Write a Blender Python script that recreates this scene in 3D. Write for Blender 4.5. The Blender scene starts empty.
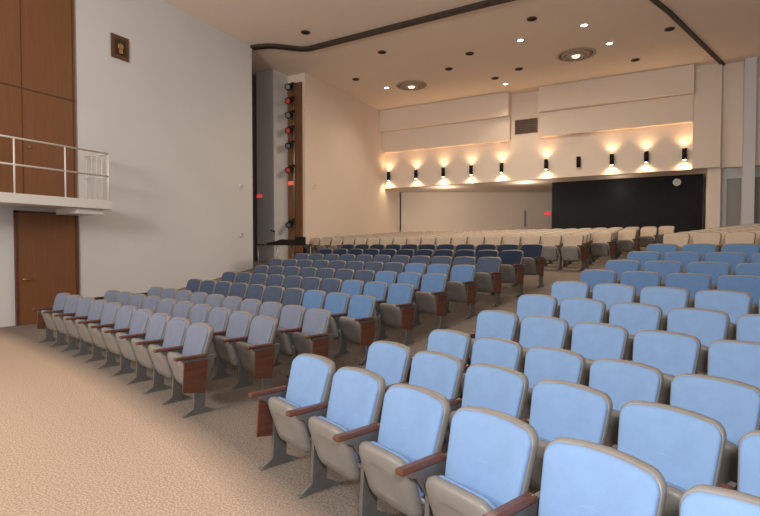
import bpy, bmesh, math, random
from mathutils import Vector, Matrix
random.seed(4)
scene = bpy.context.scene
try:
    scene.view_settings.view_transform = 'Standard'
except Exception: pass

# ---------------------------------------------------------------- materials
def mat(name, col, rough=0.6, col2=None, scale=8, bump=0.0, bscale=None, metal=0.0, emit=None, estr=0, spec=0.5, detail=4):
    m = bpy.data.materials.new(name); m.use_nodes = True
    nt = m.node_tree; b = nt.nodes['Principled BSDF']
    b.inputs['Roughness'].default_value = rough
    b.inputs['Metallic'].default_value = metal
    b.inputs['Specular IOR Level'].default_value = spec
    b.inputs['Base Color'].default_value = (*col, 1)
    tc = nt.nodes.new('ShaderNodeTexCoord')
    if col2:
        n = nt.nodes.new('ShaderNodeTexNoise'); n.inputs['Scale'].default_value = scale; n.inputs['Detail'].default_value = detail
        r = nt.nodes.new('ShaderNodeValToRGB')
        r.color_ramp.elements[0].position = .35; r.color_ramp.elements[1].position = .65
        r.color_ramp.elements[0].color = (*col, 1); r.color_ramp.elements[1].color = (*col2, 1)
        nt.links.new(tc.outputs['Object'], n.inputs['Vector']); nt.links.new(n.outputs['Fac'], r.inputs['Fac'])
        nt.links.new(r.outputs['Color'], b.inputs['Base Color'])
    if bump:
        n2 = nt.nodes.new('ShaderNodeTexNoise'); n2.inputs['Scale'].default_value = bscale or 60
        bp = nt.nodes.new('ShaderNodeBump'); bp.inputs['Strength'].default_value = bump; bp.inputs['Distance'].default_value = .01
        nt.links.new(tc.outputs['Object'], n2.inputs['Vector']); nt.links.new(n2.outputs['Fac'], bp.inputs['Height'])
        nt.links.new(bp.outputs['Normal'], b.inputs['Normal'])
    if emit:
        b.inputs['Emission Color'].default_value = (*emit, 1); b.inputs['Emission Strength'].default_value = estr
    return m

def woodmat(name, c1, c2, rough=.4, axis='Z'):
    m = bpy.data.materials.new(name); m.use_nodes = True
    nt = m.node_tree; b = nt.nodes['Principled BSDF']; b.inputs['Roughness'].default_value = rough
    tc = nt.nodes.new('ShaderNodeTexCoord'); mp = nt.nodes.new('ShaderNodeMapping')
    mp.inputs['Scale'].default_value = {'Z': (9, 9, .6), 'Y': (12, 1.2, 12)}[axis]
    n = nt.nodes.new('ShaderNodeTexNoise'); n.inputs['Scale'].default_value = 2.5; n.inputs['Detail'].default_value = 6
    r = nt.nodes.new('ShaderNodeValToRGB'); r.color_ramp.elements[0].position = .3; r.color_ramp.elements[1].position = .7
    r.color_ramp.elements[0].color = (*c1, 1); r.color_ramp.elements[1].color = (*c2, 1)
    nt.links.new(tc.outputs['Object'], mp.inputs['Vector']); nt.links.new(mp.outputs['Vector'], n.inputs['Vector'])
    nt.links.new(n.outputs['Fac'], r.inputs['Fac']); nt.links.new(r.outputs['Color'], b.inputs['Base Color'])
    return m

M_wall = mat('wall_paint', (.66, .665, .68), .75, (.69, .695, .71), .6, .05, 40)
M_wallback = mat('rear_wall_paint', (.80, .68, .58), .75, (.82, .70, .60), .6)
M_ceil = mat('ceiling_paint', (.90, .76, .64), .85, (.92, .78, .66), .4)
M_wood = woodmat('wood_panel', (.185, .078, .032), (.22, .095, .042))
M_armwood = woodmat('arm_wood', (.085, .034, .022), (.15, .058, .038), .25, 'Y')
def fabric(name, c):
    return mat(name, c, .9, tuple(min(1, v * 1.08) for v in c), 9, .25, 300, spec=.15)
M_blue = fabric('powder_blue_upholstery', (.19, .305, .51))
M_blue_dim = fabric('blue_upholstery_dim', (.10, .185, .345))  # same seat fabric, darkened for light falloff in farther rows
M_blue_faded_shaded = fabric('blue_upholstery_faded_shaded', (.16, .185, .25))  # faded seat fabric with the left block's dimness put into the colour
M_blue_shaded = fabric('blue_upholstery_shaded', (.065, .085, .135))  # same fabric with deeper shade painted in, left middle rows
M_blue_deep_shade = fabric('blue_upholstery_deep_shade', (.02, .03, .055))  # same fabric, darkness of the last left rows painted in
M_tan = fabric('tan_upholstery', (.50, .40, .31))
M_shell = mat('grey_plastic_shell', (.195, .182, .168), .42, (.23, .215, .20), 5)
M_iron = mat('grey_cast_iron', (.13, .125, .12), .45, (.17, .16, .15), 9, metal=.3)
M_black = mat('black_paint', (.006, .006, .007), .6, (.009, .009, .010), 3, spec=.25)
M_dark = mat('dark_track', (.045, .025, .018), .6)
M_white = mat('white_metal', (.7, .68, .65), .4)
M_steel = mat('steel', (.35, .34, .33), .35, metal=.7)
M_lamp = mat('lamp_glow', (1, .9, .7), .5, emit=(1, .82, .55), estr=12)
M_softlamp = mat('diffuser_lamp', (1, .9, .7), .5, emit=(1, .85, .65), estr=1.2)
M_red = mat('exit_red', (.6, .03, .02), .5, emit=(1, .05, .03), estr=.9)
M_gel = mat('red_gel', (.4, .05, .03), .3, emit=(1, .12, .06), estr=.12)
M_plaque = mat('plaque_brown', (.10, .04, .02), .4, (.14, .06, .03), 9)
M_seam = mat('panel_seam', (.09, .04, .02), .6)
M_brass = mat('brass', (.5, .33, .14), .35, metal=.8)
M_grille = mat('grille_metal', (.48, .37, .28), .5)
M_gap = mat('grey_door', (.30, .29, .29), .5)
M_clock = mat('clock_face', (.8, .8, .78), .4)

# centre of the curved seating rows (metres, room frame)
CX, CY = -17.65, -38.4
R0, PITCH = 44.3, 0.80
def zfloor_r(r):
    n = (r - R0) / PITCH
    if n < 1.6: return 0.0
    if n < 10: return .125 * (n - 1.6) * 1.0
    return .125 * 8.4 + .045 * (n - 10)
def zfloor(x, y): return zfloor_r(math.hypot(x - CX, y - CY))

def floor_mat():
    m = bpy.data.materials.new('carpet_and_concrete'); m.use_nodes = True
    nt = m.node_tree; b = nt.nodes['Principled BSDF']; L = nt.links
    g = nt.nodes.new('ShaderNodeNewGeometry')
    def noise(s, d=3):
        n = nt.nodes.new('ShaderNodeTexNoise'); n.inputs['Scale'].default_value = s; n.inputs['Detail'].default_value = d
        L.new(g.outputs['Position'], n.inputs['Vector']); return n
    def ramp(n, a, c, p0=.35, p1=.65):
        r = nt.nodes.new('ShaderNodeValToRGB'); r.color_ramp.elements[0].position = p0; r.color_ramp.elements[1].position = p1
        r.color_ramp.elements[0].color = (*a, 1); r.color_ramp.elements[1].color = (*c, 1)
        L.new(n, r.inputs['Fac']); return r
    carpet = ramp(noise(75, 5).outputs['Fac'], (.34, .245, .18), (.64, .50, .39), .36, .64)
    conc = ramp(noise(60, 5).outputs['Fac'], (.12, .10, .085), (.25, .21, .18))  # concrete, its colour also darkened for the shadow under the seats
    dist = nt.nodes.new('ShaderNodeVectorMath'); dist.operation = 'DISTANCE'
    sx = nt.nodes.new('ShaderNodeSeparateXYZ'); cx = nt.nodes.new('ShaderNodeCombineXYZ')
    L.new(g.outputs['Position'], sx.inputs[0]); L.new(sx.outputs[0], cx.inputs[0]); L.new(sx.outputs[1], cx.inputs[1])
    L.new(cx.outputs[0], dist.inputs[0]); dist.inputs[1].default_value = (CX, CY, 0)
    gt = nt.nodes.new('ShaderNodeMapRange'); gt.inputs['From Min'].default_value = 43.55; gt.inputs['From Max'].default_value = 44.0
    L.new(dist.outputs['Value'], gt.inputs['Value'])
    mx = nt.nodes.new('ShaderNodeMix'); mx.data_type = 'RGBA'
    L.new(gt.outputs[0], mx.inputs[0]); L.new(carpet.outputs[0], mx.inputs[6]); L.new(conc.outputs[0], mx.inputs[7])
    L.new(mx.outputs[2], b.inputs['Base Color']); b.inputs['Roughness'].default_value = .9; b.inputs['Specular IOR Level'].default_value = .2
    bp = nt.nodes.new('ShaderNodeBump'); bp.inputs['Strength'].default_value = .2; bp.inputs['Distance'].default_value = .004
    L.new(noise(150).outputs['Fac'], bp.inputs['Height']); L.new(bp.outputs['Normal'], b.inputs['Normal'])
    return m
M_floor = floor_mat()

# ---------------------------------------------------------------- mesh builder
class MB:
    def __init__(s): s.bm = bmesh.new(); s.mats = []
    def mi(s, m):
        if m not in s.mats: s.mats.append(m)
        return s.mats.index(m)
    def box(s, a, b, m, bev=0, seg=2):
        t = bmesh.new(); bmesh.ops.create_cube(t, size=1)
        for v in t.verts:
            v.co = Vector(((a[i] + b[i]) / 2 + v.co[i] * (b[i] - a[i]) for i in range(3)))
        if bev: bmesh.ops.bevel(t, geom=list(t.edges), offset=bev, segments=seg, affect='EDGES', profile=.5)
        s.add(t, m)
    def add(s, t, m, M=None):
        k = s.mi(m); vm = {}
        for v in t.verts: vm[v] = s.bm.verts.new(M @ v.co if M else v.co)
        for f in t.faces:
            try:
                nf = s.bm.faces.new([vm[v] for v in f.verts]); nf.material_index = k; nf.smooth = f.smooth
            except ValueError: pass
        t.free()
    def cyl(s, p0, p1, r0, r1, m, seg=14):
        p0, p1 = Vector(p0), Vector(p1); d = p1 - p0
        q = Vector((0, 0, 1)).rotation_difference(d.normalized()).to_matrix()
        rings = []
        for p, r in ((p0, r0), (p1, r1)):
            rings.append([p + q @ Vector((r * math.cos(2 * math.pi * i / seg), r * math.sin(2 * math.pi * i / seg), 0)) for i in range(seg)])
        s.rings(rings, m)
    def rings(s, R, m, cap0=True, cap1=True, smooth=True):
        k = s.mi(m); V = [[s.bm.verts.new(p) for p in r] for r in R]; n = len(R[0])
        for a, b in zip(V[:-1], V[1:]):
            for i in range(n):
                f = s.bm.faces.new((a[i], a[(i + 1) % n], b[(i + 1) % n], b[i])); f.material_index = k; f.smooth = smooth
        if cap0: f = s.bm.faces.new(V[0][::-1]); f.material_index = k
        if cap1: f = s.bm.faces.new(V[-1]); f.material_index = k
    def prism(s, prof, x0, x1, m):
        s.rings([[Vector((x0, y, z)) for y, z in prof], [Vector((x1, y, z)) for y, z in prof]], m, smooth=False)
    def tube(s, pts, r, m, seg=8):
        for a, b in zip(pts[:-1], pts[1:]): s.cyl(a, b, r, r, m, seg)
    def mesh(s, name):
        bmesh.ops.recalc_face_normals(s.bm, faces=s.bm.faces)
        me = bpy.data.meshes.new(name); s.bm.to_mesh(me); s.bm.free()
        for m in s.mats: me.materials.append(m)
        return me
    def obj(s, name, loc=(0, 0, 0), rz=0):
        o = bpy.data.objects.new(name, s.mesh(name)); scene.collection.objects.link(o)
        o.location = loc; o.rotation_euler = (0, 0, rz); return o
def boxo(name, a, b, m, bev=0):
    c = [(a[i] + b[i]) / 2 for i in range(3)]
    B = MB(); B.box([a[i] - c[i] for i in range(3)], [b[i] - c[i] for i in range(3)], m, bev); return B.obj(name, c)

# ---------------------------------------------------------------- room shell
XL, XR, YB, HC = -12.0, 8.0, 22.7, 8.6
YF = -4.0; YE = 29.0
bm = bmesh.new(); nx, ny = 84, 134; vs = []
for j in range(ny + 1):
    row = []
    for i in range(nx + 1):
        x = -14.2 + (XR + 14.2) * i / nx; y = YF + (YE - YF) * j / ny
        row.append(bm.verts.new((x, y, zfloor(x, y))))
    vs.append(row)
for j in range(ny):
    for i in range(nx):
        f = bm.faces.new((vs[j][i], vs[j][i + 1], vs[j + 1][i + 1], vs[j + 1][i])); f.smooth = True
me = bpy.data.meshes.new('floor'); bm.to_mesh(me); bm.free(); me.materials.append(M_floor)
o = bpy.data.objects.new('floor', me); scene.collection.objects.link(o)

boxo('ceiling', (-14.3, YF, HC), (XR + .2, YE, HC + .2), M_ceil)
boxo('wall_left', (-12.3, 6.95, -.05), (XL, 12.9, HC), M_wall)
boxo('wall_left_front', (-12.3, YF, -.05), (XL - .02, 6.95, HC), M_wall)
boxo('wall_left_rear', (-12.98, 15.9, -.05), (XL, 24.7, HC), M_wallback)
boxo('wall_slot_back', (-14.3, 12.6, -.05), (-14.0, 16.2, HC), M_gap)
boxo('wall_slot_end', (-14.0, 15.9, -.05), (-12.98, 16.1, HC), M_wall)
boxo('wall_slot_front', (-14.0, 12.6, -.05), (-12.3, 12.8, HC), M_black)
boxo('wall_slot_pier', (-13.72, 15.0, .5), (-12.84, 15.88, HC), M_wall)
boxo('wall_right', (XR, YF, -.05), (XR + .2, YE, HC), M_wall)
boxo('trim_slot_wood_panel', (-12.82, 15.83, 1.0), (-12.12, 15.9, HC - .35), M_wood)
boxo('baseboard_left', (XL, 7.2, -.02), (XL + .03, 12.9, .45), M_dark)
boxo('baseboard_left_rear', (XL, 15.9, 1.0), (XL + .03, 22.7, 1.4), M_dark)

# wood panelling by the stage door
B = MB()
B.box((XL - .02, 3.0, 2.85), (XL + .03, 6.9, HC), M_wood)
for y in (4.45, 5.75, 6.84):
    B.box((XL + .03, y - .01, 2.85), (XL + .036, y + .01, HC), M_seam)
B.box((XL + .03, 3.0, 5.15), (XL + .04, 6.9, 5.18), M_seam)
B.cyl((XL + .04, 5.85, 3.9), (XL + .1, 5.85, 3.9), .025, .025, M_brass, 10)
B.obj('trim_wood_panelling')
B = MB()
B.box((XL - .01, 5.62, .0), (XL + .04, 6.84, 2.45), M_wood, .01)
B.box((XL - .01, 5.56, 0), (XL + .05, 5.62, 2.5), M_plaque); B.box((XL - .01, 6.84, 0), (XL + .05, 6.9, 2.5), M_plaque)
B.box((XL - .01, 5.56, 2.45), (XL + .05, 6.9, 2.5), M_plaque)
B.cyl((XL + .04, 5.72, 1.0), (XL + .11, 5.72, 1.0), .025, .025, M_brass); B.cyl((XL + .11, 5.66, 1.0), (XL + .11, 5.84, 1.0), .012, .012, M_brass)
B.obj('door_1')

# gallery / catwalk with railing
B = MB()
B.box((XL + .02, 3.0, 2.58), (XL + 1.0, 7.15, 2.78), M_white, .01)
B.box((XL + .02, 6.4, 2.45), (XL + .9, 7.0, 2.58), M_white, .01)
for z in (3.88, 3.35):
    B.cyl((XL + .95, 3.0, z), (XL + .95, 7.1, z), .02, .02, M_white, 8)
    B.cyl((XL + .95, 7.1, z), (XL + .05, 7.1, z), .02, .02, M_white, 8)
y = 3.2
while y < 7.15:
    B.cyl((XL + .95, y, 2.78), (XL + .95, y, 3.88), .018, .018, M_white, 8); y += .975
for i in range(5):
    B.cyl((XL + .9 - i * .2, 7.1, 2.78), (XL + .9 - i * .2, 7.1, 3.88), .012, .012, M_white, 6)
B.obj('gallery_railing')

B = MB(); B.box((0, -.24, -.3), (.04, .24, .3), M_plaque, .01)
B.box((.04, -.15, -.2), (.055, .15, .2), M_dark, .005)
B.cyl((.055, 0, .02), (.075, 0, .02), .09, .07, M_brass, 6)
B.box((.055, -.05, -.16), (.07, .05, -.06), M_brass)
B.obj('wall_plaque', (XL, 8.05, 6.84))
def wallbox(n, y, z, h=.14):
    B = MB(); B.box((0, -.05, -h / 2), (.05, .05, h / 2), M_white, .008); B.box((.05, -.015, -.02), (.06, .015, .02), M_dark); B.obj(n, (XL, y, z))
wallbox('light_switch', 12.3, 3.7); wallbox('wall_speaker_box', 12.3, 2.1); wallbox('thermostat', 16.5, 4.2, .3)

# rear wall (projection booth front) with stepped acoustic bands
boxo('wall_rear', (XL, YB, 4.7), (XR, YB + .3, HC), M_wallback)
B = MB()
for x0, x1 in ((XL, -5.45), (-4.15, 1.56)):
    B.box((x0, YB - .55, 7.55), (x1, YB, HC), M_wallback, .01)
    B.box((x0, YB - .3, 6.5), (x1, YB, 7.55), M_wallback, .01)
B.obj('trim_rear_wall_bands')
boxo('trim_rear_pilaster', (1.56, YB - .25, 4.7), (2.46, YB, HC), M_wallback)
boxo('trim_right_pilaster', (3.15, YB - .35, .5), (3.5, YB, HC), M_wall)
boxo('ceiling_under_balcony', (XL, YB + .3, 4.7), (XR, YE, 4.9), M_ceil)
boxo('column_rear', (2.08, YB - .05, .9), (2.5, YB + .4, 4.7), M_wallback)
boxo('wall_rear_right', (2.5, YB + .35, .5), (XR, YB + .55, 4.7), M_wall)
B = MB(); B.box((2.75, YB + .28, .9), (3.9, YB + .35, 4.3), M_gap, .01); B.box((3.3, YB + .26, .9), (3.34, YB + .28, 4.3), M_dark); B.obj('door_2')
B = MB(); B.box((-3.9, 24.3, .9), (2.08, 24.6, 4.7), M_black)
for i in range(1, 5): B.box((-3.9 + i * 1.2, 24.295, .9), (-3.9 + i * 1.2 + .015, 24.3, 4.7), M_black)
B.obj('wall_black_partition')
B = MB(); B.cyl((0, .0, 0), (0, -.05, 0), .17, .17, M_dark, 28); B.cyl((0, -.05, 0), (0, -.055, 0), .15, .15, M_clock, 28)
B.box((-.006, -.065, 0), (.006, -.056, .12), M_dark); B.box((0, -.065, -.006), (.08, -.056, .006), M_dark)
B.obj('wall_clock', (1.15, 24.28, 4.4))
a = Vector((-12.0, 24.65, 0)); b = Vector((-3.7, 28.9, 0)); L = (b - a).length; ang = math.atan2(b.y - a.y, b.x - a.x)
B = MB(); B.box((0, 0, .9), (L, .2, 4.7), M_wallback)
B.obj('wall_rear_angled', a, ang)
def on_ang(t, z): p = a + (b - a) * t; return Vector((p.x, p.y, z))
B = MB(); B.box((-.5, -.05, 0), (-.45, .0, 2.15), M_wallback); B.box((.45, -.05, 0), (.5, 0, 2.15), M_wallback); B.box((-.5, -.05, 2.1), (.5, 0, 2.15), M_wallback)
B.box((-.45, -.03, 0), (.45, 0, 2.1), M_wallback); B.box((.2, -.045, .9), (.32, -.03, 1.8), M_gap); B.cyl((.36, -.03, 1), (.36, -.09, 1), .03, .03, M_brass); B.obj('door_3', on_ang(.71, zfloor(*on_ang(.71, 0)[:2]) - .02), ang)
boxo('wall_far_rear', (-3.9, YE - .2, .9), (XR, YE, 4.7), M_wallback)
boxo('wall_rear_left_jamb', (XL - .2, 24.5, .5), (XL, 24.9, 4.7), M_wallback)

def exit_sign(loc, rz, s=1):
    B = MB(); B.box((-.17 * s, -.04, -.1 * s), (.17 * s, 0, .1 * s), M_white, .006)
    B.box((-.15 * s, -.046, -.08 * s), (.15 * s, -.04, .08 * s), M_red)
    for i, x in enumerate((-.11, -.04, .03, .09)):
        B.box((x * s, -.05, -.05 * s), (x * s + .02, -.046, .05 * s), M_white)
    B.obj('exit_sign', loc, rz)
exit_sign((-12.66, 15.83, 4.25), 0, .8)
exit_sign((-13.55, 14.98, 3.7), 0, .8)
exit_sign(on_ang(.87, 3.5), ang)
B = MB(); B.box((-13.98, 13.0, .9), (-13.9, 14.9, 3.9), M_dark, .01); B.box((-13.9, 13.1, .95), (-13.88, 14.8, 3.8), M_black); B.obj('door_4')

B = MB(); B.box((-.5, -.04, -.32), (.5, 0, .32), M_plaque, .01)
for i in range(7): B.box((-.44, -.06, -.27 + i * .085), (.44, -.04, -.24 + i * .085), M_dark)
B.obj('wall_vent', (-4.78, YB, 7.1))

def track(name, pts, w=.09, h=.07):
    B = MB()
    for p, q in zip(pts[:-1], pts[1:]):
        p, q = Vector(p), Vector(q); d = (q - p).normalized(); n = Vector((-d.y, d.x, 0)) * w
        R = []
        for c in (p - d * .02, q + d * .02):
            R.append([c + n, c - n, c - n + Vector((0, 0, -h)), c + n + Vector((0, 0, -h))])
        B.rings(R, M_dark, smooth=False)
    B.obj(name)
pts = [(-12, 12.95, HC), (-11.7, 13.0, HC)]
for i in range(9):
    t = i / 8; pts.append((-11.6 + 1.3 * t, 13.05 + .9 * (3 * t * t - 2 * t ** 3), HC))
pts += [(-4, 13.75, HC), (7.9, 13.8, HC)]
track('ceiling_track', pts, .12, .09)
track('ceiling_track', [(-.6, 13.95, HC), (.53, 16.8, HC), (2.5, 22.6, HC)], .06)

def diffuser(x, y):
    B = MB()
    for r0, r1, z in ((.66, .58, .02), (.48, .40, .045), (.30, .22, .07)):
        seg = 36; R = []
        for r, zz in ((r0, 0), (r0, -z), (r1, -z - .02), (r1, 0)):
            R.append([Vector((r * math.cos(2 * math.pi * i / seg), r * math.sin(2 * math.pi * i / seg), zz)) for i in range(seg)])
        B.rings(R, M_grille, False, False)
    B.cyl((0, 0, 0), (0, 0, -.05), .62, .2, M_grille, 32)
    B.cyl((0, 0, -.05), (0, 0, -.11), .15, .12, M_softlamp, 20)
    B.obj('ceiling_diffuser', (x, y, HC))
diffuser(-8.9, 19.3); diffuser(-2.27, 19.0)
def spot(name, loc, e, col, size, blend=1, tgt=(0, 0, -1), r=.08):
    l = bpy.data.lights.new(name, 'SPOT'); l.energy = e; l.color = col; l.spot_size = math.radians(size); l.spot_blend = blend; l.shadow_soft_size = r
    o = bpy.data.objects.new(name, l); scene.collection.objects.link(o); o.location = loc
    o.rotation_euler = Vector(tgt).to_track_quat('-Z', 'Y').to_euler(); return o
WARM = (1, .82, .62)
def downlight(x, y, on=True, e=150):
    B = MB(); seg = 24; R = []
    for r, z in ((.15, 0), (.15, -.02), (.10, -.025), (.10, -.005)):
        R.append([Vector((r * math.cos(2 * math.pi * i / seg), r * math.sin(2 * math.pi * i / seg), z)) for i in range(seg)])
    B.rings(R, M_white if on else M_dark, False, False)
    B.cyl((0, 0, 0), (0, 0, -.012), .1, .1, M_lamp if on else M_black, 20)
    B.obj('recessed_downlight', (x, y, HC))
    if on: spot('downlight_lamp', (x, y, HC - .05), e, WARM, 130)
for x, y in ((-3.75, 16.8), (-1.75, 16.6), (-1.15, 18.5), (-9.97, 19.05), (-5.3, 21.0), (-7.2, 11.0), (-3.5, 9.0), (1.5, 9.0), (4.5, 14)):
    downlight(x, y)
for x, y in ((-9.7, 12.9), (-5.6, 17.1), (-5.5, 20.1), (-8.3, 15.5), (-6.8, 18.2), (-4.4, 19.5), (-10.6, 17.5), (-.4, 20.6), (.6, 18.2), (-3.1, 15.4)):
    downlight(x, y, False)

for x, lit in ((-11.7, 1), (-10.16, 1), (-8.7, 1), (-7.3, 1), (-5.85, 1), (-3.88, 1), (-2.55, 0), (-1.26, 1), (0, 1), (1.31, 1)):
    B = MB(); yy = -.14; seg = 20
    R = []
    for r, z in ((.05, .22), (.085, .22), (.085, -.22), (.05, -.22)):
        R.append([Vector((r * math.cos(2 * math.pi * i / seg), yy + r * math.sin(2 * math.pi * i / seg), z)) for i in range(seg)])
    B.rings(R, M_black)
    B.box((-.04, -.06, -.06), (.04, 0, .06), M_black, .005)
    if lit:
        B.cyl((0, yy, .22), (0, yy, .225), .06, .06, M_lamp, 16); B.cyl((0, yy, -.22), (0, yy, -.225), .06, .06, M_lamp, 16)
    zz = 5.3
    B.obj('wall_sconce', (x, YB, zz))
    if lit:
        spot('sconce_lamp', (x, YB - .2, zz + .25), 30, (1, .60, .30), 130, 1, (0, .1, 1), .05)
        spot('sconce_lamp', (x, YB - .2, zz - .25), 46, (1, .68, .38), 140, 1, (0, .15, -1), .05)

# vertical bank of stage lights on a pipe in the slot
PX, PY = -12.42, 15.72
B = MB(); B.cyl((PX, PY, 1.2), (PX, PY, 8.2), .025, .025, M_steel, 8)
for z in (1.5, 4.4, 8.1): B.box((PX - .03, PY, z), (PX + .03, 15.83, z + .04), M_steel)
B.obj('lighting_pipe')
for i, z in enumerate((8.0, 7.45, 6.9, 6.3, 5.7, 4.75, 2.6)):
    B = MB(); d = Vector((.25, -.85, -.3)).normalized(); c = Vector((.0, -.22, 0))
    B.cyl(c - d * .18, c + d * .05, .09, .12, M_black, 14); B.cyl(c + d * .05, c + d * .22, .1, .13, M_black, 14)
    B.cyl(c + d * .215, c + d * .225, .09, .09, M_gel if i % 2 else M_steel, 14)
    B.tube([c + Vector((.14, 0, 0)), Vector((.14, -.08, .18)), Vector((-.14, -.08, .18)), c + Vector((-.14, 0, 0))], .014, M_black, 6)
    B.box((-.03, -.09, .15), (.03, .0, .21), M_black)
    B.obj('stage_spotlight', (PX, PY - .028, z))

# sound console on table by the left wall
zt = zfloor(-11, 13.4)
B = MB()
B.box((-.45, -.95, .70), (.45, .95, .74), M_black, .008)
for x in (-.4, .4):
    for y in (-.9, .9): B.cyl((x, y, -.05), (x, y, .7), .02, .02, M_steel, 8)
prof = [(-.3, .74), (.3, .74), (.3, .9), (.1, .84), (-.3, .79)]
t = [[Vector((p, yy, z)) for p, z in prof] for yy in (-.6, .6)]
B.rings(t, M_black, smooth=False)
for i in range(12):
    for j in range(3): B.cyl((-.2 + j * .12, -.5 + i * .09, .79), (-.2 + j * .12, -.5 + i * .09, .835), .012, .012, M_steel, 6)
B.box((-.1, .66, .74), (.2, .9, 1.0), M_black, .01)
B.cyl((.2, -.8, .74), (.2, -.8, 1.15), .01, .01, M_black, 6); B.cyl((.2, -.8, 1.15), (.0, -.75, 1.2), .03, .02, M_black, 8)
B.obj('sound_console_table', (-10.9, 13.3, zt))

# ---------------------------------------------------------------- chairs
def outline(wb, wt, h, rt, rb, arch=.015, seg=6):
    pts = []
    def corner(cx, cz, r, a0):
        for i in range(seg + 1):
            a = a0 + math.pi / 2 * i / seg
            pts.append((cx + r * math.cos(a), cz + r * math.sin(a)))
    W = (wb + wt) / 4
    corner(W - rt, h - rt, rt, 0)
    for k in (1, 2, 3): pts.append(((W - rt) * (1 - k / 2.0), h))
    corner(-W + rt, h - rt, rt, math.pi / 2)
    corner(-W + rb, rb, rb, math.pi)
    corner(W - rb, rb, rb, 1.5 * math.pi)
    out = []
    for x, z in pts:
        t = z / h; k = (wb + (wt - wb) * t) / (2 * W)
        out.append((x * k, z + (arch * (1 - (x / W) ** 2) if z > h * .6 else 0)))
    return out
def loft(B, ol, h, layers, fn, m):
    R = []
    for s, y in layers:
        R.append([Vector(fn(x * s, y, h / 2 + (z - h / 2) * s)) for x, z in ol])
    B.rings(R, m)
def make_chair(name, fabric, endR, endL):
    B = MB()
    T = math.tan(math.radians(16))
    h = .60; z0 = .27
    f = lambda x, y, z: (x, y - .55 * x * x + (z - h) * T, z0 + z)
    loft(B, outline(.43, .515, h, .065, .06, .02), h, [(.5, .05), (.9, .048), (.985, .035), (1, .02), (1, -.012), (.98, -.018)], f, M_shell)
    h2 = .52
    f2 = lambda x, y, z: (x, y - .55 * x * x + (z - h2 - .011) * T, .339 + z)
    loft(B, outline(.425, .497, h2, .057, .05, .02), h2, [(1, .0), (1, -.026), (.98, -.038), (.93, -.046), (.6, -.052), (.25, -.054)], f2, fabric)
    h3 = .40
    TS = .30
    f3 = lambda x, y, z: (x, -.19 + y - TS * z + .25 * x * x, .235 + z * .90)
    ol = outline(.43, .45, h3, .10, .07)
    loft(B, ol, h3, [(.5, .062), (.85, .058), (.95, .045), (.965, .0)], f3, fabric)
    loft(B, ol, h3, [(.96, .012), (1, .006), (1, -.02), (.96, -.038), (.86, -.052), (.5, -.06)], f3, M_shell)
    B.cyl((-.27, -.2, .36), (.27, -.2, .36), .02, .02, M_iron, 8)
    def std(x, wood):
        prof = [(-.34, 0), (-.04, 0), (-.04, .02), (-.13, .07), (-.12, .35), (-.03, .50), (-.02, .60), (-.08, .60), (-.12, .585), (-.36, .585),
                (-.36, .56), (-.30, .53), (-.23, .42), (-.25, .07), (-.34, .02)]
        B.prism(prof, x - .016, x + .016, M_iron)
        B.box((x - .028, -.36, 0), (x + .028, -.30, .016), M_iron, .004); B.box((x - .028, -.08, 0), (x + .028, -.02, .016), M_iron, .004)
        B.box((x - .030, -.44, .587), (x + .030, -.11, .622), M_armwood, .014, 3)
        if wood:
            sx = 1 if x > 0 else -1
            a, b = sorted((x + sx * .016, x + sx * .034))
            B.prism([(-.37, .26), (-.14, .22), (-.10, .56), (-.35, .56)], a, b, M_armwood)
    std(-.28, endL)
    if endR: std(.28, True)
    return B.mesh(name)
V = {}
FM = {'b': M_blue, 'c': M_blue_dim, 'g': M_blue_faded_shaded, 's': M_blue_shaded, 'n': M_blue_deep_shade, 't': M_tan}
def chair_mesh(fk, er, el):
    k = (fk, er, el)
    if k not in V: V[k] = make_chair('auditorium_chair_mesh', FM[fk], er, el)
    return V[k]
def place(name, mesh, r, phi, parent=None):
    x = CX + r * math.cos(phi); y = CY + r * math.sin(phi)
    o = bpy.data.objects.new(name, mesh); scene.collection.objects.link(o)
    o.location = (x, y, zfloor_r(r - .20) - .004); o.rotation_euler = (0, 0, phi - math.pi / 2)
    if parent: o.parent = parent
    return o
rad = math.radians
W = .564
LEFT = 'gggsssssnn'; RIGHT = 'bbbbbbcccc'  # fabric key per row; darker copies stand in for light falloff
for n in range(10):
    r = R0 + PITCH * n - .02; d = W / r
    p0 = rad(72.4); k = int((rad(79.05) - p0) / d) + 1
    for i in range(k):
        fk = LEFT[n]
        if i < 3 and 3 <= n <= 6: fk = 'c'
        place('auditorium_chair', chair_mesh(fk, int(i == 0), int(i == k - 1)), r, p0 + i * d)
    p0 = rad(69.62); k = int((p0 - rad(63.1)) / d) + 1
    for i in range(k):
        place('auditorium_chair', chair_mesh(RIGHT[n], int(i == k - 1), int(i == 0)), r, p0 - i * d)
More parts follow.
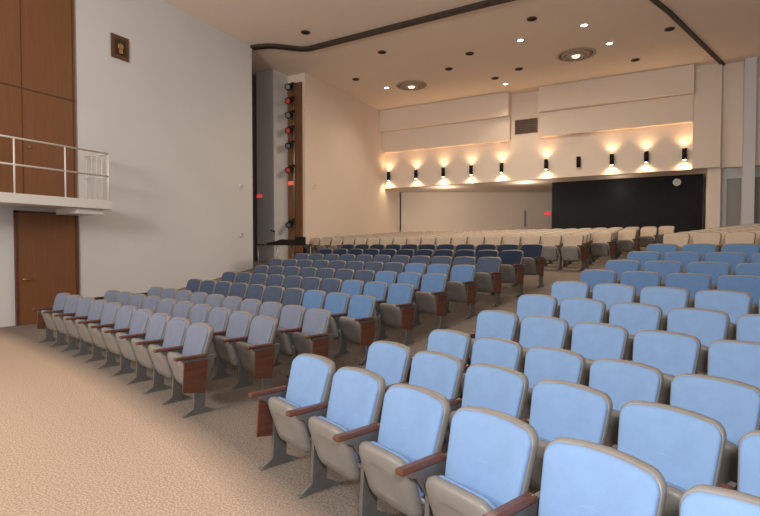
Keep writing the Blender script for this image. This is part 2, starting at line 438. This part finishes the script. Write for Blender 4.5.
for n in range(12, 22):
    r = R0 + PITCH * n; d = W / r
    row = bpy.data.objects.new('rear_seating_row', None); scene.collection.objects.link(row)
    pmax = math.acos((-10.9 - CX) / r); pmin = math.acos((7.0 - CX) / r)
    for pa, pb in ((pmax, rad(72.4)), (rad(70.2), max(rad(64), pmin))):
        k = int((pa - pb) / d) + 1
        for i in range(k):
            place('chair_%d' % i, chair_mesh('t', int(i == k - 1), int(i == 0)), r, pa - i * d, row)

# ---------------------------------------------------------------- lights
def area(name, loc, tgt, e, size, col):
    l = bpy.data.lights.new(name, 'AREA'); l.energy = e; l.size = size; l.color = col
    o = bpy.data.objects.new(name, l); scene.collection.objects.link(o); o.location = loc
    o.rotation_euler = (Vector(tgt) - Vector(loc)).to_track_quat('-Z', 'Y').to_euler(); return o
area('camera_flash', (.3, -.1, 2.3), (-1.0, 6, 1.2), 95, .3, (.97, .98, 1))
area('added_ceiling_uplight', (-6, -3, 5.0), (-4, 15, 10.5), 800, 2.0, (1, .94, .87))  # added unseen fill behind the camera, lifts the ceiling
area('added_house_fill', (-4, 16, 8.3), (-4, 16, 0), 400, 4.0, WARM)  # added invisible soft fill above the seats, no fixture
for x in (-9, -5, -1, 3):
    l = bpy.data.lights.new('under_balcony_lamp', 'POINT'); l.energy = 36 if x < -3 else 8; l.color = (1, .84, .66); l.shadow_soft_size = .15
    o = bpy.data.objects.new('under_balcony_lamp', l); scene.collection.objects.link(o); o.location = (x, 23.6, 4.2)

w = bpy.data.worlds.new('world'); scene.world = w; w.use_nodes = True
w.node_tree.nodes['Background'].inputs[0].default_value = (1, .93, .86, 1); w.node_tree.nodes['Background'].inputs[1].default_value = .65

# ---------------------------------------------------------------- camera
c = bpy.data.cameras.new('camera'); c.lens = 36 * 490 / 760; c.sensor_width = 36; c.clip_start = .05
co = bpy.data.objects.new('camera', c); scene.collection.objects.link(co)
co.location = (0, 0, 1.75); co.rotation_euler = (rad(90 - 1.52), 0, rad(28.4))
scene.camera = co
